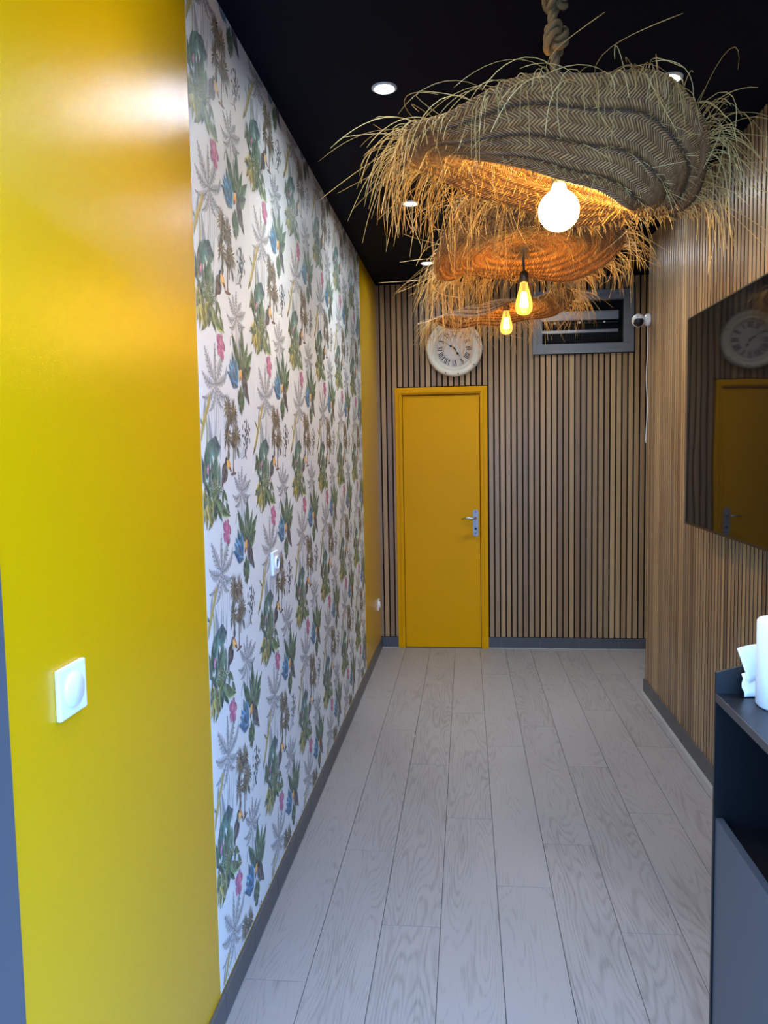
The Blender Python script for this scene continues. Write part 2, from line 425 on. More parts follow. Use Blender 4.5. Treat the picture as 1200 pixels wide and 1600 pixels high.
while x > XL-SLAT_W/2+0.012: x -= SLAT_P
x += SLAT_P
while x < XALC-0.02:
    segs = [(BBH+0.004, HC-0.003)]
    if -0.556 < x < 0.168: segs = [(2.112, HC-0.003)]
    if 0.53 < x < 1.285: segs = [(BBH+0.004, 2.33), (2.818, HC-0.003)]
    for a, b_ in segs: put_slat(x, YB, a, b_, 'y', wb)
    x += SLAT_P
y = YEND-SLAT_W/2-0.003
while y > YFRONT+0.05:
    put_slat(XR, y, BBH-0.004, HC-0.003, 'x', wr); y -= SLAT_P
box('end_trim', M['edge'], wr, XR+0.001, XR+0.05, YEND, YEND+0.006, 0.0, HC-0.003)

# skirting tiles
def skirting(name, label, axis, a0, a1, fixed, thick, joints_, caulk):
    th = thick
    if axis == 'y':   # runs along y at x=fixed, facing sign of thick
        back = box(name, M['grout'], None, min(fixed, fixed+th*0.6), max(fixed, fixed+th*0.6), a0, a1, 0.0005, BBH-0.004)
    else:
        back = box(name, M['grout'], None, a0, a1, min(fixed, fixed+th*0.6), max(fixed, fixed+th*0.6), 0.0005, BBH-0.004)
    struct(back, label, 'skirting')
    js = [a0]+[j for j in sorted(joints_) if a0+0.01 < j < a1-0.01]+[a1]
    for p, q in zip(js[:-1], js[1:]):
        g = 0.0012
        if axis == 'y': box('tile', M['tile'], back, min(fixed, fixed+th), max(fixed, fixed+th), p+g, q-g, 0.001, BBH, bev=0.0015)
        else: box('tile', M['tile'], back, p+g, q-g, min(fixed, fixed+th), max(fixed, fixed+th), 0.001, BBH, bev=0.0015)
    w = caulk
    if axis == 'y':
        s = 1 if th > 0 else -1
        pts = [(fixed+th, 0.0005), (fixed+th, 0.006), (fixed+th+s*w, 0.0005)]
        build(MB().prism(pts, a0, a1, 'y'), 'grout_line', M['grout'], back)
    else:
        s = 1 if th > 0 else -1
        pts = [(fixed+th, 0.0005), (fixed+th, 0.006), (fixed+th+s*w, 0.0005)]
        build(MB().prism(pts, a0, a1, 'x'), 'grout_line', M['grout'], back)
skirting('baseboard_left', 'dark grey tile skirting below the yellow and wallpapered wall', 'y', YFRONT+0.02, YB-0.011, XL, 0.010, [2.031+0.306*k for k in range(-3, 14)], 0.0015)
skirting('baseboard_back_1', 'dark grey skirting tile left of the yellow door', 'x', XL+0.010, -0.545, YB+0.002, -0.010, [-0.655], 0.006)
skirting('baseboard_back_2', 'dark grey tile skirting right of the yellow door', 'x', 0.165, XALC-0.01, YB+0.002, -0.010, [0.27+0.3085*k for k in range(6)], 0.006)
skirting('baseboard_right', 'dark grey tile skirting below the right slatted wall', 'y', YFRONT+0.02, YEND+0.012, XR+0.002, -0.014, [4.86-0.62*k for k in range(8)], 0.016)

# wallpaper --------------------------------------------------------------
rng = random.Random(5)
WP0, WPW, WPH, WPU, WPZ0 = 2.016, 0.555, 0.538, 0.53, 1.3
WP1 = 5.268
class Paint:
    def __init__(s): s.mb = MB(); s.layer = 0
    def h(s): s.layer += 1; return s.layer
    def strip(s, rows, cols):
        n = len(rows[0]); h = s.h(); vs = [(p[0], p[1], h) for r in rows for p in r]; cs = [c for r in cols for c in r]
        fs = []
        for i in range(len(rows)-1):
            for k in range(n-1): fs.append((i*n+k, i*n+k+1, (i+1)*n+k+1, (i+1)*n+k))
        s.mb.add(vs, fs, cols=cs)
    def jit(s, c, a=10): 
        d = rng.uniform(-a, a); return lin(tuple(max(0, min(255, x+d+rng.uniform(-a/2, a/2))) for x in c))
    def leaf(s, b, t, w, bend=0.0, c1=(90, 120, 80), c2=None, rib=None, n=7, peak=0.45):
        c1 = tuple(min(255, x*1.14+6) for x in c1); c2 = c2 or tuple(x*0.62 for x in c1); rib = rib or tuple(x*0.5 for x in c1)
        w *= 1.25
        bx, by = b; tx, ty = t; dx, dy = tx-bx, ty-by; l = math.hypot(dx, dy)+1e-9; px, py = -dy/l, dx/l
        cx, cy = (bx+tx)/2+px*bend, (by+ty)/2+py*bend
        A, B_, Rb = s.jit(c1, 17), s.jit(c2, 12), s.jit(rib); A2 = tuple(min(1, x*1.25) for x in A)
        rows, cols = [], []
        for i in range(n+1):
            u = i/n; qx = (1-u)**2*bx+2*u*(1-u)*cx+u*u*tx; qy = (1-u)**2*by+2*u*(1-u)*cy+u*u*ty
            ddx = 2*(1-u)*(cx-bx)+2*u*(tx-cx); ddy = 2*(1-u)*(cy-by)+2*u*(ty-cy); dl = math.hypot(ddx, ddy)+1e-9
            nx, ny = -ddy/dl, ddx/dl
            e = math.log(0.5)/math.log(peak); hw = w/2*max(0.04, math.sin(PI*min(1, max(0, u**e))))
            rows.append([(qx-nx*hw, qy-ny*hw), (qx, qy), (qx+nx*hw, qy+ny*hw)])
            f = u
            cols.append([tuple(a*(1-f)+b2*f for a, b2 in zip(A, A2)), Rb, B_])
        s.strip(rows, cols)
    def stem(s, pts, w, c):
        C0, C1 = s.jit(c), s.jit(tuple(x*0.75 for x in c)); rows, cols = [], []
        for i, p in enumerate(pts):
            a = pts[max(0, i-1)]; b = pts[min(len(pts)-1, i+1)]; dx, dy = b[0]-a[0], b[1]-a[1]; l = math.hypot(dx, dy)+1e-9
            nx, ny = -dy/l*w/2, dx/l*w/2; rows.append([(p[0]-nx, p[1]-ny), (p[0]+nx, p[1]+ny)]); cols.append([C0, C1])
        s.strip(rows, cols)
    def blob(s, c, rx, ry, ang, col, n=12):
        h = s.h(); ca, sa = math.cos(ang), math.sin(ang); A = s.jit(col, 6); B_ = s.jit(tuple(x*0.75 for x in col), 6)
        vs = [(c[0], c[1], h)]; cs = [A]
        for k in range(n):
            a = 2*PI*k/n; x, y = rx*math.cos(a), ry*math.sin(a); vs.append((c[0]+x*ca-y*sa, c[1]+x*sa+y*ca, h)); cs.append(B_ if math.sin(a) < 0 else A)
        s.mb.add(vs, [(0, 1+k, 1+(k+1) % n) for k in range(n)], cols=cs)
    def feather(s, b, t, spread, n, w, bend, c):
        # a palm frond: leaflets along a spine
        bx, by = b; tx, ty = t; dx, dy = tx-bx, ty-by; l = math.hypot(dx, dy); px, py = -dy/l, dx/l
        cx, cy = (bx+tx)/2+px*bend, (by+ty)/2+py*bend
        for i in range(n):
            u = (i+0.6)/n; qx = (1-u)**2*bx+2*u*(1-u)*cx+u*u*tx; qy = (1-u)**2*by+2*u*(1-u)*cy+u*u*ty
            k = spread*math.sin(PI*(0.15+0.8*u))
            for sg in (-1, 1):
                s.leaf((qx, qy), (qx+sg*px*k+dx/l*k*0.7, qy+sg*py*k+dy/l*k*0.7), w, 0, c, n=2)
        s.stem([((1-u)**2*bx+2*u*(1-u)*cx+u*u*tx, (1-u)**2*by+2*u*(1-u)*cy+u*u*ty) for u in (0, .25, .5, .75, 1)], w*0.5, tuple(x*.7 for x in c))
    def spiky(s, c, r, n, w, cols, droop=0.0):
        for k in range(n):
            a = 2*PI*(k+rng.uniform(-.3, .3))/n; rr = r*rng.uniform(.7, 1.1)
            s.leaf(c, (c[0]+rr*math.cos(a), c[1]+rr*math.sin(a)-droop*abs(math.cos(a))*r), w, rng.uniform(-.12, .12)*r, rng.choice(cols), n=3)

def motif():
    p = Paint(); G0, G1, G2, G3 = (208, 209, 210), (190, 192, 195), (168, 171, 176), (132, 137, 144)
    GR, DG, TE, OL, OC = (98, 134, 88), (58, 92, 66), (66, 112, 108), (132, 146, 78), (176, 160, 76)
    BK, BR, YE, OR, PK, MG, BL = (44, 40, 44), (112, 92, 64), (206, 184, 92), (236, 156, 52), (222, 110, 158), (170, 60, 110), (92, 160, 190)
    # --- grey background palms and trunks
    for (ux, y0, y1, w) in [(.255, -.36, -.05, .013), (.29, -.33, -.06, .007), (.225, -.34, -.05, .006), (.17, -.38, -.1, .006), (.33, -.30, -.08, .006), (.12, -.36, -.12, .008), (.37, -.28, -.1, .005), (.67, .12, .38, .018), (.70, .12, .36, .008), (.645, .14, .35, .007), (.62, .16, .31, .005), (.73, .14, .32, .006)]:
        p.stem([(ux, y0), (ux+.008, (y0+y1)/2), (ux, y1)], w, G1 if w < .009 else G2)
    def greyfrond(b, t, w, bd):
        p.leaf(b, t, w*1.5, bd, G1, G0, G3, n=8)
        p.feather(b, t, w*.8, 7, .012, bd, G1)
    for t, w, bd in [((.10, .13), .055, .015), ((.40, .12), .05, -.015), ((.27, .17), .03, 0), ((.49, .04), .035, -.045), ((.05, .0), .04, .05), ((.44, -.10), .035, -.07), ((.04, -.13), .035, .07), ((.37, -.17), .03, -.06), ((.14, -.20), .03, .06)]:
        greyfrond((.262, -.05), t, w, bd)
    p.leaf((.40, -.04), (.47, .07), .03, -.02, G1, G2, G3); p.leaf((.06, -.30), (.10, -.12), .035, .02, G1, G2, G3)
    for t, w, bd in [((.70, .52), .028, 0), ((.545, .46), .035, .02), ((.79, .47), .035, -.01), ((.875, .43), .04, -.03), ((.50, .36), .03, .07), ((.86, .34), .03, -.06), ((.62, .49), .026, .01), ((.54, .29), .026, .06), ((.81, .28), .026, -.05)]:
        greyfrond((.68, .375), t, w, bd)
    p.leaf((.20, .58), (.13, .80), .06, .01, G1, G2, G3); p.leaf((.22, .60), (.24, .78), .035, 0, G0, G1, G2)
    p.leaf((.30, .56), (.33, .74), .04, .01, G0, G1, G2)
    # --- brown tufted palms
    p.stem([(.47, .85), (.45, .72), (.452, .60)], .022, BR); p.stem([(.57, .80), (.55, .65), (.53, .49)], .018, (150, 122, 92)); p.stem([(.60, .70), (.575, .62), (.57, .56)], .012, BR)
    BRS = [(126, 106, 76), (92, 76, 52), (150, 130, 96), (70, 62, 46)]
    for c, r in [((.46, .862), .085), ((.575, .832), .085), ((.50, .80), .06), ((.44, .700), .088), ((.61, .705), .10), ((.54, .67), .055)]:
        p.spiky(c, r*1.05, 24, .0095, BRS, .25)
    p.leaf((.62, .63), (.65, .56), .03, 0, (96, 96, 84)); p.leaf((.45, .62), (.445, .55), .035, 0, (80, 72, 62))
    p.blob((.53, .478), .055, .010, 0.05, (112, 74, 60)); p.leaf((.53, .52), (.535, .47), .022, 0, (140, 84, 64))
    # --- dark sprig with tendrils
    for k in range(26):
        a = rng.uniform(0, 2*PI); q = (.83+rng.gauss(0, .045), .695+rng.gauss(0, .04)); p.leaf(q, (q[0]+.035*math.cos(a), q[1]+.045*math.sin(a)), .016, 0, rng.choice([(86, 92, 98), (62, 66, 74), (120, 124, 126)]), n=3)
    p.stem([(.80, .66), (.74, .62), (.72, .585), (.75, .57), (.77, .60)], .005, G3); p.stem([(.84, .64), (.78, .58), (.70, .56), (.68, .60)], .005, G3)
    # --- yellow bamboo trunk
    for sft in (0,):
        p.stem([(.155+sft, .90), (.13+sft, .85), (.075+sft, .79), (.036+sft, .738), (.0+sft, .68), (-.055+sft, .615)], .034, YE); p.stem([(.085+sft, .80), (.10+sft, .72), (.09+sft, .64)], .020, (190, 182, 116))
        p.leaf((.04+sft, .74), (-.04+sft, .80), .016, 0, OL); p.leaf((-.04+sft, .64), (-.09+sft, .58), .02, 0, (120, 118, 70))
    # --- cluster on the left: teal leaves, blades, ferns, drooping leaves
    for sft in (0,):
        X = lambda u, v: (u+sft, v)
        p.leaf(X(.07, .46), X(.10, .66), .075, .01, TE, DG, (40, 78, 76)); p.leaf(X(.10, .52), X(.17, .68), .07, .03, (92, 140, 132), TE, DG)
        p.leaf(X(.15, .665), X(.31, .63), .10, -.04, (74, 122, 122), (46, 86, 90), (38, 74, 78)); p.leaf(X(.18, .41), X(.235, .61), .075, -.01, (104, 140, 112), DG, (52, 96, 76)); p.leaf(X(.27, .42), X(.28, .55), .05, 0, (142, 164, 146), (110, 140, 120))
        p.leaf(X(.03, .44), X(-.03, .59), .05, .015, DG, (42, 66, 48)); p.leaf(X(.04, .43), X(-.01, .60), .035, -.01, (92, 118, 74)); p.leaf(X(-.01, .55), X(-.07, .47), .03, 0, (116, 130, 84))
        for a in range(9):
            u = a/8; p.feather(X(.17, .36), X(.17+.17*math.cos(PI*(1-u)*.9+.15), .37+.10*math.sin(PI*(1-u)*.9+.15)), .028, 6, .010, .015*(u-.5)*4, rng.choice([GR, OL, (120, 158, 96), (84, 120, 84)]))
        for t, w, bd, c in [((.064, .20), .06, .02, OL), ((.12, .25), .06, .01, (120, 140, 80)), ((.181, .235), .055, 0, DG), ((.24, .27), .06, -.01, GR), ((.30, .225), .045, -.02, DG), ((.37, .28), .045, -.04, (122, 150, 92)), ((.445, .245), .055, -.05, (150, 164, 96)), ((.41, .25), .04, -.05, (96, 128, 80)), ((.03, .28), .05, .03, (140, 140, 74))]:
            p.leaf(X(.21, .37), X(*t), w, bd, c, n=8)
        p.leaf(X(.33, .40), X(.40, .33), .03, -.01, (110, 140, 88)); p.leaf(X(.33, .40), X(.31, .31), .03, 0, (80, 110, 74))
        for t, w, bd, c in [((-.06, .25), .05, .03, OC), ((.0, .24), .06, .015, (190, 172, 84)), ((.04, .205), .06, 0, (160, 150, 70)), ((.09, .24), .05, -.01, (176, 168, 90)), ((.126, .21), .05, -.02, OC), ((-.09, .33), .045, .03, (186, 174, 96)), ((-.02, .30), .045, .02, (120, 118, 54)), ((.15, .30), .04, -.02, (146, 150, 80))]:
            p.leaf(X(.06, .425), X(*t), w, bd, c, n=8)
        for k in range(9): p.blob(X(.06+rng.gauss(0, .03), .415+rng.gauss(0, .018)), .011, .011, 0, rng.choice([(238, 236, 228), (214, 210, 196), (90, 92, 78)]), 6)
        for k in range(15): u = k/14; p.blob(X(.098+.04*u+rng.gauss(0, .012), .515-.065*u+rng.gauss(0, .008)), .017, .013, rng.random(), rng.choice([PK, (206, 120, 184), (232, 150, 186)]), 7)
    for k in range(9):        # more foliage in the clusters
        a = rng.uniform(-2.9, -.2); q = (.20+rng.gauss(0, .08), .37+rng.gauss(0, .03)); l_ = rng.uniform(.05, .13)
        p.leaf(q, (q[0]+l_*math.cos(a), q[1]+l_*math.sin(a)), .035, rng.uniform(-.02, .02), rng.choice([GR, DG, OL, (70, 108, 86), (112, 140, 90), (58, 96, 82)]), n=5)
    for k in range(4):
        a = rng.uniform(.6, 2.5); q = (.12+rng.gauss(0, .06), .42+rng.gauss(0, .03)); l_ = rng.uniform(.06, .14)
        p.leaf(q, (q[0]+l_*math.cos(a), q[1]+l_*math.sin(a)), .035, rng.uniform(-.02, .02), rng.choice([TE, DG, (84, 128, 116), (104, 140, 104)]), n=5)
    # --- toucan on the cluster
    def bird(h, tail, w, beak, side):
        dx, dy = tail[0]-h[0], tail[1]-h[1]
        m = (h[0]+dx*.55, h[1]+dy*.55)
        p.leaf((h[0]-dx*.05, h[1]-dy*.05), (h[0]+dx*.86, h[1]+dy*.86), w, side*.012, (66, 60, 64), BK, (54, 48, 52), n=10, peak=.52)
        p.leaf(m, tail, w*.42, 0, BK, (30, 28, 32)); p.leaf((h[0]+dx*.35, h[1]+dy*.35), (h[0]+dx*.9, h[1]+dy*.9), w*.45, 0, (88, 80, 82), (58, 54, 58))
        p.blob(h, w*.36, w*.30, math.atan2(dy, dx), BK); p.leaf((h[0]+.004*side, h[1]-.012), (h[0]-dx*.02+side*.02, h[1]-.055), w*.3, 0, (232, 224, 206), (238, 200, 150))
        p.leaf((h[0], h[1]+.004), beak, w*.46, side*.012, OR, (222, 122, 46), (246, 190, 90), n=8, peak=.38); p.leaf(((h[0]+beak[0])/2, (h[1]+beak[1])/2), beak, w*.2, 0, (120, 60, 40))
        p.blob((h[0]+.008*side, h[1]+.004), .006, .006, 0, (240, 236, 230), 6)
    bird((.404, .549), (.305, .418), .085, (.492, .49), 1)
    p.stem([(.325, .44), (.33, .41), (.335, .385)], .008, (180, 120, 100))
    # --- banana plant
    for t, w, bd, c, c2 in [((.585, .27), .07, .03, (74, 108, 80), (52, 82, 60)), ((.789, .33), .075, .0, (78, 116, 88), (54, 88, 64)), ((1.0, .21), .065, -.02, (104, 138, 100), (70, 106, 76)), ((.90, .25), .05, -.01, (112, 144, 104), (84, 118, 84)), ((.96, .11), .07, -.03, (86, 116, 84), (60, 88, 62)), ((.66, .20), .045, .01, (94, 128, 92), (66, 98, 70)), ((.72, .26), .035, 0, (120, 140, 112), (90, 112, 88))]:
        p.leaf((.775, .045), t, w, bd, c, c2, (44, 74, 54), n=9)
    p.stem([(.775, .13), (.77, .06), (.765, .0)], .02, (104, 128, 88)); p.stem([(.60, .25), (.56, .24), (.54, .19)], .007, (120, 130, 110))
    # --- hanging pink flowers
    for (cx, cy) in [(.372, .160)]:
        p.stem([(cx+.01, cy+.075), (cx, cy+.03), (cx-.004, cy-.06)], .006, (150, 90, 100))
        for k in range(34):
            u = k/33; p.blob((cx+rng.gauss(0, .030)*(1.2-u*.6), cy+.050-.105*u), .024, .016, rng.uniform(0, 3), rng.choice([(214, 120, 160), (176, 82, 124), (226, 150, 180), (196, 96, 140)]), 6)
    # --- blue agave fan
    for t, w, c in [((.575, .16), .06, (104, 156, 160)), ((.60, .13), .06, (80, 150, 182)), ((.53, .11), .055, (74, 156, 204)), ((.48, .035), .05, (52, 138, 194)), ((.50, .08), .045, (110, 180, 216)), ((.64, .13), .055, (96, 164, 196)), ((.54, -.015), .04, (40, 122, 184)), ((.66, .09), .05, (66, 146, 194)), ((.57, .07), .04, (46, 116, 172))]:
        p.leaf((.665, -.03), t, w, rng.uniform(-.01, .02), c, n=7, peak=.55)
    p.leaf((.675, -.03), (.57, -.01), .03, .01, (60, 130, 170))
    bird((.757, .065), (.905, -.125), .088, (.70, -.005), -1)
    # --- small cactus leaves below the bird
    for t, w in [((.68, -.05), .05), ((.73, -.02), .055), ((.77, -.05), .05), ((.71, -.10), .045), ((.79, -.09), .045), ((.66, -.09), .04)]:
        p.leaf((.735, -.16), t, w, rng.uniform(-.015, .015), rng.choice([(104, 140, 96), (86, 122, 84), (74, 106, 74)]), n=6, peak=.6)
    for t in [(.68, -.17), (.73, -.20), (.78, -.16), (.70, -.185)]: p.leaf((.735, -.14), t, .03, 0, (84, 110, 80), n=4)
    return p.mb
cell = motif()
CV = np.array([v[:3] for v in cell.v]); NL = CV[:, 2].max()
def strip_print(width, z0, z1):
    """the pattern repeated up one roll of paper and trimmed to its edges; local x = along wall, y = height"""
    mb = MB()
    r0 = int(math.floor((z0-WPZ0)/WPH))-1; r1 = int(math.ceil((z1-WPZ0)/WPH))+1
    for cu in (-1, 0, 1):
        for rv in range(r0, r1+1):
            vs = [(v[0]*WPU+cu*WPW, WPZ0+v[1]*WPU+rv*WPH, v[2]) for v in cell.v]
            mb.add(vs, cell.f, cols=cell.c)
    me = bpy.data.meshes.new('printed_pattern')
    # to wall coordinates: x = proud of the paper, y along wall, z up
    me.from_pydata([(0.0004+0.0009*v[2]/NL, v[0], v[1]) for v in mb.v], [], mb.f)
    at = me.color_attributes.new('Col', 'FLOAT_COLOR', 'POINT'); at.data.foreach_set('color', np.array(mb.c, dtype=np.float32).ravel())
    bm = bmesh.new(); bm.from_mesh(me)
    for co, no in (((0, 0, 0), (0, -1, 0)), ((0, width, 0), (0, 1, 0)), ((0, 0, z0), (0, 0, -1)), ((0, 0, z1), (0, 0, 1))):
        bmesh.ops.bisect_plane(bm, geom=bm.verts[:]+bm.edges[:]+bm.faces[:], plane_co=co, plane_no=no, clear_outer=True)
    bm.normal_update()
    for f in bm.faces:
        if f.normal.x < 0: f.normal_flip()
    bm.to_mesh(me); bm.free(); me.update()
    return me
Z0P, Z1P = BBH+0.012, HC-0.004
prt = strip_print(WPW, Z0P, Z1P)
k = 0
while WP0+k*WPW < WP1-0.01:
    y0 = WP0+k*WPW; y1 = min(y0+WPW, WP1)
    st = box('wallpaper_strip', M['wallpaper'], wl, XL-0.002, XL+0.0005, y0+0.0002, y1-0.0002, Z0P-0.006, HC-0.001)
    me = prt if y1-y0 > WPW-0.01 else strip_print(y1-y0, Z0P, Z1P)
    link('printed_pattern', me, M['ink_print'], st, (XL+0.0003, y0, 0))
    k += 1

# ------------------------------------------------------------------ door
DX0, DX1 = -0.499, 0.109
door = empty('door_1', (-0.195, YB, 0), 'flush yellow painted door in a yellow frame under the clock', 'door'); door['kind'] = 'structure'
fr = MB()
for a, b_ in ((-0.56, DX0-0.004), (DX1+0.004, 0.171)):
    fr.box(a, b_, YB-0.016, YB+0.06, 0.0, 2.104, bev=0.004)
fr.box(-0.56, 0.171, YB-0.0165, YB+0.06, 2.045, 2.104, bev=0.004)
build(fr, 'door_frame', M['yellow_door'], door)
st = MB()
st.box(-0.528, -0.512, YB-0.026, YB-0.012, 0, 2.075, bev=0.003).box(0.122, 0.138, YB-0.026, YB-0.012, 0, 2.075, bev=0.003).box(-0.528, 0.138, YB-0.0262, YB-0.012, 2.058, 2.076, bev=0.003)
build(st, 'frame_moulding', M['yellow_door'], door)
box('door_leaf', M['yellow_door'], door, DX0, DX1, YB-0.002, YB+0.04, 0.006, 2.039, bev=0.003)
box('threshold', M['edge'], door, DX0, DX1, YB+0.001, YB+0.06, 0.0, 0.005)
HX, HZ = 0.073, 1.02
def stadium(cx, cz, w, h, n=10):
    r = w/2; pts = []
    for i in range(n+1):
        a = PI*i/n; pts.append((cx+r*math.cos(a), cz+h/2-r+r*math.sin(a)))
    for i in range(n+1):
        a = PI+PI*i/n; pts.append((cx+r*math.cos(a), cz-h/2+r+r*math.sin(a)))
    return pts
plate = build(MB().prism(stadium(HX, HZ, 0.045, 0.215), YB-0.010, YB-0.0015), 'handle_plate', M['silver'], door)
hd = build(MB().tube([(HX, YB-0.006, HZ+0.04), (HX, YB-0.045, HZ+0.04), (HX-0.006, YB-0.055, HZ+0.041), (HX-0.03, YB-0.058, HZ+0.043), (HX-0.07, YB-0.056, HZ+0.044), (HX-0.11, YB-0.05, HZ+0.036)], [.010, .010, .010, .009, .0085, .007], 10), 'lever', M['chrome'], door)
build(MB().lathe([(0.0, -0.004), (.009, -0.004), (.009, 0.002), (.0, 0.002)], (HX, YB-0.010, HZ-0.045), 'y', 16), 'keyhole', M['ink'], plate)
build(MB().lathe([(0.0, -0.002), (.004, -0.002), (.004, 0.002), (.0, 0.002)], (HX, YB-0.010, HZ-0.082), 'y', 12), 'screw', M['ink'], plate)
build(MB().lathe([(0.0, -0.002), (.004, -0.002), (.004, 0.002), (.0, 0.002)], (HX, YB-0.010, HZ+0.088), 'y', 12), 'screw', M['ink'], plate)

# ------------------------------------------------------------------ louvred window
win = empty('window_1', (0.907, YB, 2.335), 'grey framed louvred transom window high on the slatted end wall', 'window'); win['kind'] = 'structure'
def rectframe(x0, x1, z0, z1, t, y0, y1, b=0.002):
    m = MB(); m.box(x0, x1, y0, y1, z0, z0+t, bev=b); m.box(x0, x1, y0, y1, z1-t, z1, bev=b); m.box(x0, x0+t, y0+.0003, y1, z0+t, z1-t, bev=b); m.box(x1-t, x1, y0+.0003, y1, z0+t, z1-t, bev=b); return m
build(rectframe(0.524, 1.291, 2.335, 2.812, 0.030, YB-0.022, YB+0.03), 'window_frame', M['ventgrey'], win)
build(rectframe(0.553, 1.262, 2.364, 2.784, 0.046, YB-0.014, YB+0.03, 0.004), 'window_sash', M['ventgrey'], win)
box('upper_blade', M['silver'], win, 0.60, 1.19, YB+0.045, YB+0.075, 2.595, 2.665, bev=0.006)
bl = MB(); bl.prism([(YB+0.05, 2.50), (YB+0.052, 2.522), (YB+0.07, 2.518), (YB+0.07, 2.496)], 0.60, 1.185, 'x'); build(bl, 'rod', M['silver'], win)
box('blade_rail', M['wire'], win, 0.60, 1.185, YB+0.06, YB+0.075, 2.572, 2.582)
for i in range(3):
    xx = 0.70+0.19*i
    build(MB().lathe([(0, -0.006), (.008, -0.006), (.008, .006), (0, .006)], (xx, YB+0.05, 2.578), 'y', 12), 'knob', M['white'], win)
gm = MB()
for i in range(40): gm.box(0.60+i*0.0148, 0.602+i*0.0148, YB+0.085, YB+0.088, 2.40, 2.60)
for i in range(10): gm.box(0.60, 1.185, YB+0.088, YB+0.090, 2.405+i*0.019, 2.4065+i*0.019)
g_ = build(gm, 'wire_mesh', M['wire'], win); g_['kind'] = 'stuff'
box('recess_panel', M['dark'], win, 0.57, 1.24, YB+0.16, YB+0.17, 2.36, 2.79)
box('lower_ledge', M['alu'], win, 0.60, 1.21, YB+0.03, YB+0.10, 2.396, 2.41)

# ------------------------------------------------------------------ clock
CX, CZ, CRAD = -0.083, 2.40, 0.220
ck = empty('wall_clock', (CX, YB, CZ), 'round cream wall clock with roman numerals hanging above the yellow door', 'clock')
prof = [(.150, 0.0), (.150, -.020), (.155, -.030), (.166, -.032), (.172, -.024), (.178, -.030), (.196, -.042), (.210, -.040), (.219, -.028), (.220, -.012), (.216, 0.0)]
build(MB().lathe(prof, (CX, YB-0.001, CZ), 'y', 64, close=True), 'rim', M['cream'], ck)
build(MB().lathe([(0, 0), (.153, 0), (.153, -.012), (0, -.012)], (CX, YB-0.001, CZ), 'y', 48, smooth=False), 'dial', M['face'], ck)
YF = YB-0.0135
def stroke(mb, a, b, w, y=YF, t=0.0008):
    dx, dz = b[0]-a[0], b[1]-a[1]; l = math.hypot(dx, dz); nx, nz = -dz/l*w/2, dx/l*w/2
    mb.prism([(a[0]-nx, a[1]-nz), (b[0]-nx, b[1]-nz), (b[0]+nx, b[1]+nz), (a[0]+nx, a[1]+nz)], y-t, y)
ROM = ['XII', 'I', 'II', 'III', 'IIII', 'V', 'VI', 'VII', 'VIII', 'IX', 'X', 'XI']
for i, s_ in enumerate(ROM):
    mb = MB(); th = PI/2-2*PI*i/12
    wd = {'I': .0115, 'V': .024, 'X': .024}; tot = sum(wd[c] for c in s_); x0 = -tot/2
    hh = 0.018; r0 = 0.113
    def tr(px, pz):   # local (right, up(outward)) to dial
        ux, uz = math.cos(th), math.sin(th); rx, rz = math.sin(th), -math.cos(th)
        return (CX+ux*(r0+pz)+rx*px, CZ+uz*(r0+pz)+rz*px)
    for c in s_:
        xm = x0+wd[c]/2
        if c == 'I': stroke(mb, tr(xm, -hh), tr(xm, hh), .0065)
        elif c == 'V': stroke(mb, tr(xm-.009, hh), tr(xm, -hh), .0070); stroke(mb, tr(xm+.009, hh), tr(xm, -hh), .0030)
        else: stroke(mb, tr(xm-.009, hh), tr(xm+.009, -hh), .0070); stroke(mb, tr(xm+.009, hh), tr(xm-.009, -hh), .0030)
        x0 += wd[c]
    stroke(mb, tr(-tot/2, hh), tr(tot/2, hh), .0022); stroke(mb, tr(-tot/2, -hh), tr(tot/2, -hh), .0022)
    build(mb, 'numeral', M['ink'], ck)
tk = MB()
for i in range(60):
    a = 2*PI*i/60; r1 = .141; stroke(tk, (CX+.1355*math.cos(a), CZ+.1355*math.sin(a)), (CX+r1*math.cos(a), CZ+r1*math.sin(a)), .0022 if i % 5 else .005)
tk.lathe([(.1355, YF-YB), (.1363, YF-YB), (.1363, YF-YB-.0006), (.1355, YF-YB-.0006)], (CX, YB, CZ), 'y', 60, close=True)
tk.lathe([(.0855, YF-YB), (.0861, YF-YB), (.0861, YF-YB-.0006), (.0855, YF-YB-.0006)], (CX, YB, CZ), 'y', 60, close=True)
build(tk, 'minute_track', M['ink'], ck)
def hand(name, deg, ln, w, spade, y):
    a = math.radians(90-deg); d = (math.cos(a), math.sin(a)); n = (-d[1], d[0]); mb = MB()
    P = lambda t, s: (CX+d[0]*t+n[0]*s, CZ+d[1]*t+n[1]*s)
    mb.prism([P(-.018, -w/2), P(ln, -w/5), P(ln, w/5), P(-.018, w/2)], y-.0015, y)
    mb.prism([P(spade-.016, 0), P(spade-.002, -w*1.5), P(spade+.016, 0), P(spade-.002, w*1.5)], y-.0018, y)
    build(mb, name, M['black'], ck)
hand('hour_hand', 147, .078, .0065, .048, YF-.003); hand('minute_hand', 304, .105, .0055, .035, YF-.006)
build(MB().lathe([(0, -.003), (.008, -.003), (.008, .006), (0, .006)], (CX, YF-.006, CZ), 'y', 16), 'hub', M['black'], ck)
for a in (-1.93, -1.43, -.72, .4, 2.3):
    build(MB().lathe([(0, -.002), (.005, -.002), (.005, .002), (0, .002)], (CX+.2*math.cos(a), YB-.0425, CZ+.2*math.sin(a)), 'y', 10), 'worn_spot', M['ink'], ck)

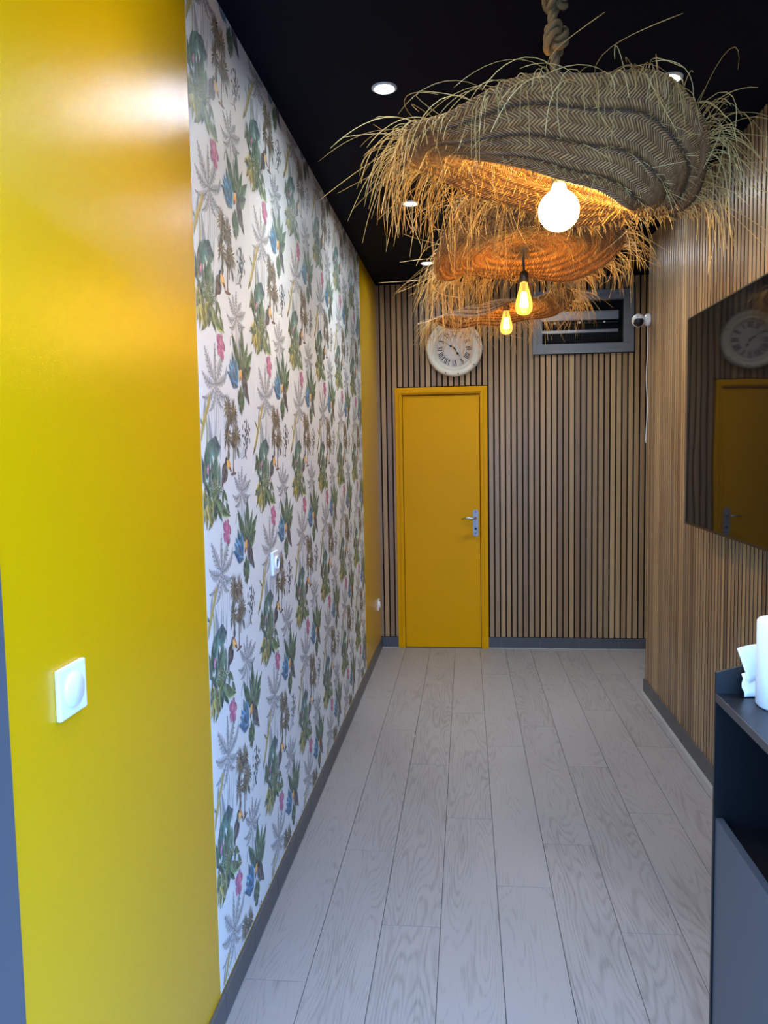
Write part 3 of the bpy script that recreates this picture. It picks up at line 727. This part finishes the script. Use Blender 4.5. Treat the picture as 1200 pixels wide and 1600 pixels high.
# ------------------------------------------------------------------ television
TX, TY0, TY1, TZ0, TZ1 = 1.034, 2.15, 3.81, 1.243, 2.200
tv = empty('television', (TX+0.03, (TY0+TY1)/2, TZ0), 'large black flat television mounted on the right slatted wall', 'television')
box('screen', M['screen'], tv, TX, TX+0.006, TY0+0.006, TY1-0.006, TZ0+0.010, TZ1-0.006)
build(MB().box(TX-0.001, TX+0.030, TY0, TY1, TZ0, TZ0+0.010, bev=0.001).box(TX-0.001, TX+0.030, TY0, TY1, TZ1-0.006, TZ1, bev=0.001).box(TX-0.001, TX+0.030, TY0, TY0+0.006, TZ0, TZ1, bev=0.001).box(TX-0.001, TX+0.030, TY1-0.006, TY1, TZ0, TZ1, bev=0.001), 'bezel', M['black'], tv)
box('back_cover', M['black'], tv, TX+0.006, TX+0.028, TY0+0.005, TY1-0.005, TZ0+0.005, TZ1-0.005)
box('back_housing', M['black'], tv, TX+0.028, TX+0.065, TY0+0.25, TY1-0.25, TZ0+0.06, TZ0+0.55, bev=0.01)
box('wall_mount', M['black'], tv, TX+0.06, XR+0.002, TY0+0.55, TY1-0.55, TZ0+0.25, TZ0+0.65, bev=0.004)
sd = MB().box(TX+0.004, TX+0.020, TY1, TY1+0.020, 1.52, 1.70, bev=0.003)
for i in range(6): sd.box(TX+0.006, TX+0.018, TY1+0.018, TY1+0.026, 1.525+i*.009, 1.530+i*.009)
build(sd, 'side_clip', M['black'], tv)

# ------------------------------------------------------------------ security camera on the corner
sc_ = empty('security_camera', (1.125, YEND-0.035, 2.40), 'small white ball security camera on the slatted wall corner beside the window', 'camera')
build(MB().lathe([(0, 0), (.036, 0), (.040, -.008), (.036, -.026), (.022, -.036), (0, -.038)], (XR+0.001, YEND-0.035, 2.402), 'x', 32), 'mount_base', M['white'], sc_)
bm = bmesh.new(); bmesh.ops.create_uvsphere(bm, u_segments=32, v_segments=20, radius=0.041); bmesh.ops.translate(bm, vec=(1.085, YEND-0.045, 2.398), verts=bm.verts)
build(MB().frombm(bm, True), 'ball_housing', M['white'], sc_)
# black lens visor: a spherical cap turned towards the entrance
bm = bmesh.new(); bmesh.ops.create_uvsphere(bm, u_segments=28, v_segments=18, radius=0.0418)
dirv = Vector((-0.15, -1.0, -0.42)).normalized()
bmesh.ops.delete(bm, geom=[v for v in bm.verts if v.co.normalized().dot(dirv) < 0.60 or v.co.z > 0.012], context='VERTS')
bmesh.ops.translate(bm, vec=(1.085, YEND-0.045, 2.398), verts=bm.verts)
build(MB().frombm(bm, True), 'lens_window', M['black'], sc_, fix=False)
cp = []
for i in range(40):
    t = i/39; cp.append((XR-0.006+0.004*math.sin(t*11), YEND+0.006+0.002*math.sin(t*17), 2.38-0.75*t))
build(MB().tube([(1.14, YEND-0.03, 2.37), (XR-0.008, YEND-0.012, 2.375)]+cp, 0.0032, 6), 'cable', M['white'], sc_)

# ------------------------------------------------------------------ switch and sockets on the left wall
dm = empty('dimmer_switch', (XL, 1.277, 1.207), 'white rotary dimmer switch on the yellow wall near the entrance', 'switch')
box('cover_plate', M['white'], dm, XL, XL+0.010, 1.231, 1.324, 1.162, 1.253, bev=0.004)
build(MB().lathe([(0, .0155), (.029, .0155), (.031, .013), (.0315, .006), (0, .006)], (XL, 1.277, 1.208), 'x', 40), 'rotary_knob', M['white'], dm)
def socket(y0, y1, z0, z1, label):
    s = empty('power_socket', (XL, (y0+y1)/2, (z0+z1)/2), label, 'socket')
    yc, zc = (y0+y1)/2, (z0+z1)/2
    box('cover_plate', M['white'], s, XL, XL+0.011, y0, y1, z0, z1, bev=0.003)
    build(MB().lathe([(.021, .012), (.021, .0175), (.025, .0175), (.025, .008), (.021, .008)], (XL, yc, zc), 'x', 32, close=True), 'socket_ring', M['white'], s)
    build(MB().lathe([(0, .0118), (.021, .0118), (.021, .0122), (0, .0122)], (XL, yc, zc), 'x', 24), 'socket_well', M['alu'], s)
    for d in (-.0095, .0095):
        build(MB().lathe([(0, .0122), (.0024, .0122), (.0024, .0126), (0, .0126)], (XL, yc+d, zc), 'x', 10), 'contact_hole', M['plug'], s)
    build(MB().tube([(XL+.012, yc, zc+.010), (XL+.028, yc, zc+.010)], .0024, 8), 'earth_pin', M['chrome'], s)
socket(2.712, 2.797, 1.172, 1.257, 'white wall socket set into the jungle wallpaper')
socket(5.985, 6.070, 0.355, 0.440, 'white wall socket low on the narrow yellow strip beside the end wall')

# ------------------------------------------------------------------ grey metal frame of the entrance
t1 = struct(build(MB().box(XL-0.09, XL+0.006, 1.005, YFRONT, -0.02, 2.42, bev=0.003).box(XL-0.09, XL+0.0, 0.955, 1.008, -0.02, 2.42, bev=0.003), 'trim_1', M['alu']), 'blue grey metal entrance frame beside the yellow wall', 'frame')

# ------------------------------------------------------------------ counter with paper roll
KX0, KX1, KY0, KY1 = 0.600, 1.125, 1.18, 1.935
kc = empty('storage_counter', ((KX0+KX1)/2, (KY0+KY1)/2, 0), 'black storage counter with an open niche standing below the television', 'counter')
build(MB().prism([(KX0, 0.0), (KX1, 0.0), (KX1, 1.215), (KX0, 1.064)], KY1-0.010, KY1), 'end_panel', M['blackboard'], kc)
box('end_panel', M['blackboard'], kc, KX0, KX1, KY0, KY0+0.012, 0.0, 1.0)
box('worktop', M['blackboard'], kc, KX0+0.002, KX1, KY0, KY1-0.0102, 0.994, 1.013, bev=0.001)
box('worktop_edge', M['edge'], kc, KX0-0.001, KX0+0.002, KY0, KY1-0.0105, 0.994, 1.0135)
box('front_panel', M['greyboard'], kc, KX0+0.004, KX0+0.022, KY0+0.013, KY1-0.0105, 0.05, 0.700, bev=0.001)
box('shelf', M['blackboard'], kc, KX0+0.023, KX1-0.012, KY0+0.013, KY1-0.0105, 0.660, 0.676)
box('back_panel', M['blackboard'], kc, KX1-0.011, KX1, KY0+0.013, KY1-0.0105, 0.02, 0.993)
box('plinth', M['blackboard'], kc, KX0+0.05, KX1-0.012, KY0+0.013, KY1-0.0105, 0.0, 0.049)
pr = empty('paper_towel_roll', (0.735, 1.845, 1.0135), 'white paper towel roll standing upright on the black counter', 'paper roll')
build(MB().lathe([(.022, 0), (.068, 0), (.071, .004), (.071, .196), (.068, .200), (.022, .200)], (0.735, 1.835, 1.0136), 'z', 48, close=True), 'paper_cylinder', M['paper'], pr)
build(MB().lathe([(.0200, 0.001), (.0218, 0.001), (.0218, .199), (.0200, .199)], (0.735, 1.835, 1.0136), 'z', 24, close=True), 'cardboard_core', plain('brown_cardboard', (164, 138, 106), 0.9), pr)
def sheet(name, pts_grid, thick=0.0012):
    mb = MB(); n = len(pts_grid[0]); vs = [p for r in pts_grid for p in r]; m = len(pts_grid)
    fs = [(i*n+k, i*n+k+1, (i+1)*n+k+1, (i+1)*n+k) for i in range(m-1) for k in range(n-1)]
    mb.add(vs, fs, True); o = build(mb, name, M['paper'], pr)
    md = o.modifiers.new('thickness', 'SOLIDIFY'); md.thickness = thick
    return o
def lerp(a, b, t): return a+(b-a)*t
g = []
for i in range(7):
    u = i/6; row = []
    for k in range(9):
        w = k/8
        x = lerp(lerp(.641, .72, w), lerp(.666, .72, w), u); z = lerp(lerp(1.130, 1.142, w**.7), lerp(1.048, 1.062, w), u); y = 1.905+.012*math.sin(w*2.6)-.012*u*(1-w)
        row.append((x, y, z))
    g.append(row)
sheet('loose_sheet', g)
g = []
for i in range(6):
    u = i/5; row = []
    for k in range(8):
        w = k/7
        x = lerp(.655, .725, w)+.003*math.sin(u*9); z = lerp(1.066+.006*math.sin(w*3), 1.0155, u); y = 1.913-.02*u+.004*math.sin(w*5)
        row.append((x, y, z))
    g.append(row)
sheet('loose_sheet', g)

# ------------------------------------------------------------------ recessed ceiling spotlights
def downlight(x, y, label, power=1.0):
    d = empty('ceiling_spotlight', (x, y, HC), label, 'spotlight', 'recessed spotlights in the black ceiling')
    build(MB().lathe([(.030, .004), (.032, -.004), (.040, -.007), (.046, -.003), (.046, .003)], (x, y, HC), 'z', 36, close=True), 'bezel', M['whiteled'], d)
    build(MB().lathe([(0, -.0025), (.020, -.0035), (.0305, -.001), (.0305, .001), (0, .001)], (x, y, HC), 'z', 28), 'lens', M['led'], d)
    L_ = bpy.data.lights.new('spot_beam', 'SPOT'); L_.energy = SPOT_W*power; L_.color = SPOT_COL; L_.spot_size = math.radians(112); L_.spot_blend = 1.0; L_.shadow_soft_size = 0.03
    o = bpy.data.objects.new('spot_beam', L_); COL.objects.link(o); o.parent = d; o.location = (0, 0, -0.012)
downlight(-0.28, 2.895, 'lit ceiling spotlight over the wallpaper, nearest the entrance on the left')
downlight(0.731, 2.965, 'lit ceiling spotlight beside the top of the nearest straw lamp, on the right')
downlight(-0.28, 4.225, 'second lit ceiling spotlight along the wallpapered wall, below the fringe of the nearest straw lamp')
downlight(-0.26, 5.57, 'farthest lit ceiling spotlight on the left, before the slatted end wall', 0.5)
downlight(0.731, 5.60, 'farthest ceiling spotlight on the right, before the louvred window', 0.9)
downlight(0.731, 4.29, 'second ceiling spotlight along the slatted right wall, behind the straw lamps')
downlight(-0.28, 1.56, 'ceiling spotlight above the dimmer switch by the entrance', 0.35)

# ------------------------------------------------------------------ straw pendant lamps
STRAW = [(204, 162, 90), (182, 138, 72), (218, 180, 108), (158, 116, 58), (210, 172, 102), (192, 150, 82), (230, 198, 132)]
SLIN = [lin(c) for c in STRAW]
def periodic(keys):
    """smooth periodic interpolation through (degrees, value) pairs"""
    ks = sorted(keys); n = len(ks)
    def f(th):
        d = math.degrees(th) % 360
        for i in range(n):
            a0, v0 = ks[i]; a1, v1 = ks[(i+1) % n]
            span = (a1-a0) % 360 or 360; off = (d-a0) % 360
            if off <= span:
                vm = ks[i-1][1]; v2 = ks[(i+2) % n][1]
                am = (a0-ks[i-1][0]) % 360 or 360; a2 = (ks[(i+2) % n][0]-a1) % 360 or 360
                m0 = (v1-vm)/(span+am)*span; m1 = (v2-v0)/(span+a2)*span; t = off/span
                return (2*t**3-3*t*t+1)*v0+(t**3-2*t*t+t)*m0+(-2*t**3+3*t*t)*v1+(t**3-t*t)*m1
        return ks[0][1]
    return f
def pendant(c, label, rim, fold, zc, bulb, seed, nfr, nearcut, farlen, nb=7, ridge=0.009):
    """rim: (deg, radius, z); fold: (deg, radius, z) of the crease where the brim turns; zc: crown height"""
    rg = random.Random(seed); cx, cy = c
    lamp = empty('straw_pendant_lamp', (cx, cy, HC), label, 'lamp', 'straw pendant lamps hanging in a row')
    fR, fZ = periodic([(a, r) for a, r, z in rim]), periodic([(a, z) for a, r, z in rim])
    gR, gZ = periodic([(a, r) for a, r, z in fold]), periodic([(a, z) for a, r, z in fold])
    def surf(s, th):
        s = max(0.0, s)
        R, Z, rf, zf = fR(th), fZ(th), gR(th), gZ(th)
        if s < 0.5:
            u = s/0.5; r = 0.022+(rf-0.022)*u; z = zf+(zc-zf)*(0.5+0.5*math.cos(PI*min(1, u**1.5)))
        else:
            u = (s-0.5)/0.5; r = rf+(R-rf)*(u**1.0); z = zf+(Z-zf)*(u**1.45)
            # soft ruffles
        rf_amp = max(0, s-0.4)
        z += rf_amp*0.020*math.sin(3*th+seed)+rf_amp*0.012*math.sin(7*th+2*seed)
        ph = s*nb*1.0+th/(2*PI)
        fr0 = ph % 1.0; z += ridge*min(fr0, (1-fr0)*6)
        return Vector((cx+r*math.cos(th), cy+r*math.sin(th), z))
    NT, NS = 200, 84
    vs = []; uvs = []
    TH = [2*PI*k/NT for k in range(NT)]
    for k in range(NT):
        R, Z, rf, zf = fR(TH[k]), fZ(TH[k]), gR(TH[k]), gZ(TH[k])
        for i in range(NS+1): vs.append(surf(i/NS, TH[k])[:])
    fs = []; fuv = []
    for k in range(NT):
        k2 = (k+1) % NT
        for i in range(NS):
            fs.append((k*(NS+1)+i, k*(NS+1)+i+1, k2*(NS+1)+i+1, k2*(NS+1)+i))
            b = math.floor((i+.5)/NS*nb+k/NT); rb = 0.03+0.36*(b+.5)/nb
            a0, a1 = k/NT*2*PI*rb, (k+1)/NT*2*PI*rb
            v0, v1 = i/NS*nb, (i+1)/NS*nb; t0, t1 = k/NT, (k+1)/NT
            fuv += [(a0, v0+t0), (a0, v1+t0), (a1, v1+t1), (a1, v0+t1)]
    mb = MB(); mb.add(vs, fs, True)
    me = mb.mesh('woven_shade', (cx, cy, zc), fix=False)
    ul = me.uv_layers.new(name='UVMap'); ul.data.foreach_set('uv', np.array(fuv, dtype=np.float32).ravel())
    sh = link('woven_shade', me, M['braid'], lamp, (cx, cy, zc))
    md = sh.modifiers.new('thickness', 'SOLIDIFY'); md.thickness = 0.006; md.offset = 0
    # loose strands
    fr_ = MB()
    def strand(p, d, ln, k, rad, seg, curl):
        path = [p]; st_ = ln/seg; d = d.normalized(); col = rg.choice(SLIN)
        sw = Vector((rg.gauss(0, 1), rg.gauss(0, 1), rg.gauss(0, .6)))*curl
        for j in range(seg):
            d = (d+Vector((0, 0, -1))*k*st_+sw*st_).normalized(); p = p+d*st_; path.append(p)
        n0 = len(fr_.v); fr_.tube(path, [rad]*seg+[rad*.45], 3, caps=False)
        for j in range(n0, len(fr_.v)): fr_.c[j] = col
    for i in range(nfr):
        th = rg.uniform(0, 2*PI)+0.0; s = 1.0 if rg.random() < .7 else rg.uniform(.95, 1.0)
        p = surf(s, th); q = surf(s-.10, th); out = (p-q).normalized(); tan = Vector((-math.sin(th), math.cos(th), 0))
        clump = math.sin(th*23+seed)+math.sin(th*9+2*seed)
        d = out+tan*(rg.gauss(0, .30)+.18*clump)+Vector((0, 0, rg.gauss(.05, .22)))
        if -2.7 < math.atan2(math.sin(th), math.cos(th)) < -.35 and rg.random() < .45: continue
        ln = rg.choice([rg.uniform(.05, .12), rg.uniform(.08, .18), rg.uniform(.14, .24)])
        an = math.atan2(math.sin(th), math.cos(th)); kk = rg.choice([rg.uniform(10, 20), rg.uniform(18, 45)])
        if -2.95 < an < -.6:     # the turned-up brim: strands flop over it
            ln = min(ln, rg.uniform(.04, .16)); kk = rg.uniform(25, 70)
            d = out*.6+tan*(rg.gauss(0, .45)-.3)+Vector((0, 0, rg.gauss(.0, .25)))-Vector((0, .5, 0))
            if rg.random() < nearcut: continue
            if rg.random() < .016: ln, kk = rg.uniform(.15, .28), rg.uniform(4, 10)
            elif rg.random() < .30:
                d = out*.5-tan*rg.uniform(.5, 1.2)+Vector((0, -.35, rg.uniform(.0, .4))); ln, kk = rg.uniform(.10, .22), rg.uniform(8, 20)
        elif .35 < an < 1.8: ln = min(ln, rg.uniform(.02, farlen))
        strand(p+out*-.004, d, ln, kk, rg.uniform(.0006, .0010), 9, rg.choice([3, 8, 14]))
    f1 = build(fr_, 'straw_fringe', M['strand'], lamp, (cx, cy, zc), colors=True, fix=False); f1['kind'] = 'stuff'
    fr_ = MB()
    for i in range(int(nfr*1.7)):   # frayed ends along the sewn edges of the braids
        th = rg.uniform(0, 2*PI); b = rg.randrange(1, nb+1); s = (b-th/(2*PI))/nb
        if not .04 < s < 1: continue
        p = surf(s, th); q = surf(s-.05, th); out = (p-q).normalized(); tan = Vector((-math.sin(th), math.cos(th), 0)); nrm = out.cross(tan)
        if nrm.z > 0: nrm = -nrm
        sg = 1 if rg.random() < .75 else -1
        strand(p, out*rg.uniform(-.2, .9)+tan*rg.gauss(0, .5)+nrm*sg*rg.uniform(.4, 1.0), rg.uniform(.010, .028) if rg.random() < .9 else rg.uniform(.03, .09), 4, .0007, 3, 3)
    f2 = build(fr_, 'frayed_ends', M['strand'], lamp, (cx, cy, zc), colors=True, fix=False); f2['kind'] = 'stuff'
    # rope with knots, ceiling cup
    rp = MB(); z0, z1 = zc-.01, HC-.005
    for k in range(3):
        pts = []
        for i in range(60):
            t = i/59; a = 2*PI*k/3+t*(z1-z0)/0.075*2*PI; pts.append((cx+.0060*math.cos(a)+.004*math.sin(t*9), cy+.0060*math.sin(a), z0+(z1-z0)*t))
        rp.tube(pts, .0066, 7)
    build(rp, 'rope', M['rope'], lamp)
    for kz in (0.208, 0.300, 0.42):
        kn = MB()
        if zc+kz > HC-.05: break
        for off in (-.009, .009):
            pts = []
            for i in range(49):
                t = 2*PI*i/48; rr = .0165+.0080*math.cos(3*t)
                pts.append((cx+.003+rr*math.cos(2*t+kz*9), cy+rr*math.sin(2*t+kz*9), zc+kz+off+.018*math.sin(3*t)))
            kn.tube(pts, .0078, 7, caps=False)
        build(kn, 'knot', M['rope'], lamp)
    build(MB().lathe([(0, -.022), (.03, -.022), (.045, -.010), (.048, 0), (0, 0)], (cx, cy, HC), 'z', 28), 'ceiling_cup', M['black'], lamp)
    # tuft of straw around the cable under the crown
    kind, bx, bz = bulb
    fr_ = MB()
    for i in range(46):
        a = rg.uniform(0, 2*PI); p = Vector((bx+.010*math.cos(a), cy+.010*math.sin(a), zc-.003)); strand(p, Vector((.35*math.cos(a), .35*math.sin(a), -1)), rg.uniform(.025, .045), 1, .0011, 3, 2)
    f3 = build(fr_, 'straw_tuft', M['strand'], lamp, (cx, cy, zc), colors=True, fix=False); f3['kind'] = 'stuff'
    if kind == 'globe':
        r = .047; pr_ = [(0.0, -r)]+[(r*math.sin(a), -r*math.cos(a)) for a in [PI*i/22 for i in range(1, 20)]]+[(.016, r+.006), (.0135, r+.016)]
        build(MB().lathe(pr_+[(0, r+.016)], (bx, cy, bz), 'z', 32), 'globe_bulb', M['globe'], lamp)
        top = bz+r+.012
    else:
        pr_ = [(0, -.062), (.012, -.0605), (.022, -.056), (.029, -.046), (.032, -.034), (.0315, -.020), (.028, .0), (.022, .022), (.017, .040), (.0145, .052), (.0135, .062)]
        gl = build(MB().lathe(pr_, (bx, cy, bz), 'z', 28), 'glass_bulb', M['bulb_glass'], lamp)
        fm = MB()
        for i in range(6):
            a0 = 2*PI*i/6; a1 = a0+PI/6
            fm.tube([(bx+.006*math.cos(a0), cy+.006*math.sin(a0), bz+.022), (bx+.013*math.cos(a0), cy+.013*math.sin(a0), bz-.030), (bx+.013*math.cos(a1), cy+.013*math.sin(a1), bz-.030), (bx+.006*math.cos(a1), cy+.006*math.sin(a1), bz+.022)], .0034, 6)
        build(fm, 'filament', M['fil2'] if seed == 2 else M['fil3'], gl)
        build(MB().tube([(bx, cy, bz+.06), (bx, cy, bz+.0), (bx, cy, bz-.01)], [.006, .004, .002], 8), 'filament_stem', M['wire'], gl)
        top = bz+.058
    build(MB().lathe([(0, 0), (.0175, 0), (.0175, .034), (.013, .040), (.008, .044), (0, .044)], (bx, cy, top), 'z', 24), 'bulb_socket', M['black'], lamp)
    build(MB().tube([(bx, cy, top+.04), ((bx+cx)/2, cy, max(top+.045, zc)), (cx, cy, max(top+.05, zc+.012))], .004, 6), 'cable', M['black'], lamp)
    return lamp
pendant((.21, 1.90), 'nearest and largest looking straw pendant lamp with a round globe bulb', 
        [(0, .345, 2.235), (25, .37, 2.20), (57, .355, 2.225), (85, .35, 2.250), (110, .345, 2.283), (144, .335, 2.305), (180, .365, 2.320), (205, .36, 2.315), (228, .345, 2.300), (265, .325, 2.315), (300, .315, 2.345), (330, .325, 2.315)],
        [(0, .18, 2.155), (40, .19, 2.205), (90, .19, 2.270), (140, .19, 2.305), (180, .21, 2.295), (217, .225, 2.246), (261, .182, 2.186), (297, .178, 2.160), (325, .176, 2.142)],
        2.345, ('globe', .221, 2.168), 1, 900, 0.1, .05)
pendant((.215, 3.00), 'middle straw pendant lamp with a clear pear shaped filament bulb',
        [(0, .375, 2.365), (31, .35, 2.30), (80, .345, 2.31), (138, .30, 2.295), (180, .325, 2.275), (205, .34, 2.33), (223, .33, 2.42), (273, .31, 2.50), (316, .32, 2.48), (340, .35, 2.42)],
        [(0, .20, 2.335), (90, .19, 2.318), (180, .19, 2.310), (225, .19, 2.335), (270, .19, 2.362), (315, .19, 2.355)],
        2.352, ('pear', .221, 2.172), 2, 800, 0.65, .10, 7, .017)
pendant((.207, 4.10), 'farthest straw pendant lamp with a small filament bulb, hanging before the clock',
        [(0, .36, 2.375), (81, .345, 2.295), (134, .31, 2.275), (180, .385, 2.275), (228, .34, 2.235), (250, .34, 2.25), (272, .34, 2.295), (309, .325, 2.345)],
        [(0, .18, 2.335), (90, .18, 2.320), (180, .19, 2.315), (235, .2, 2.315), (270, .19, 2.325), (315, .18, 2.335)],
        2.355, ('pear', .212, 2.258), 3, 620, 0.45, .2)
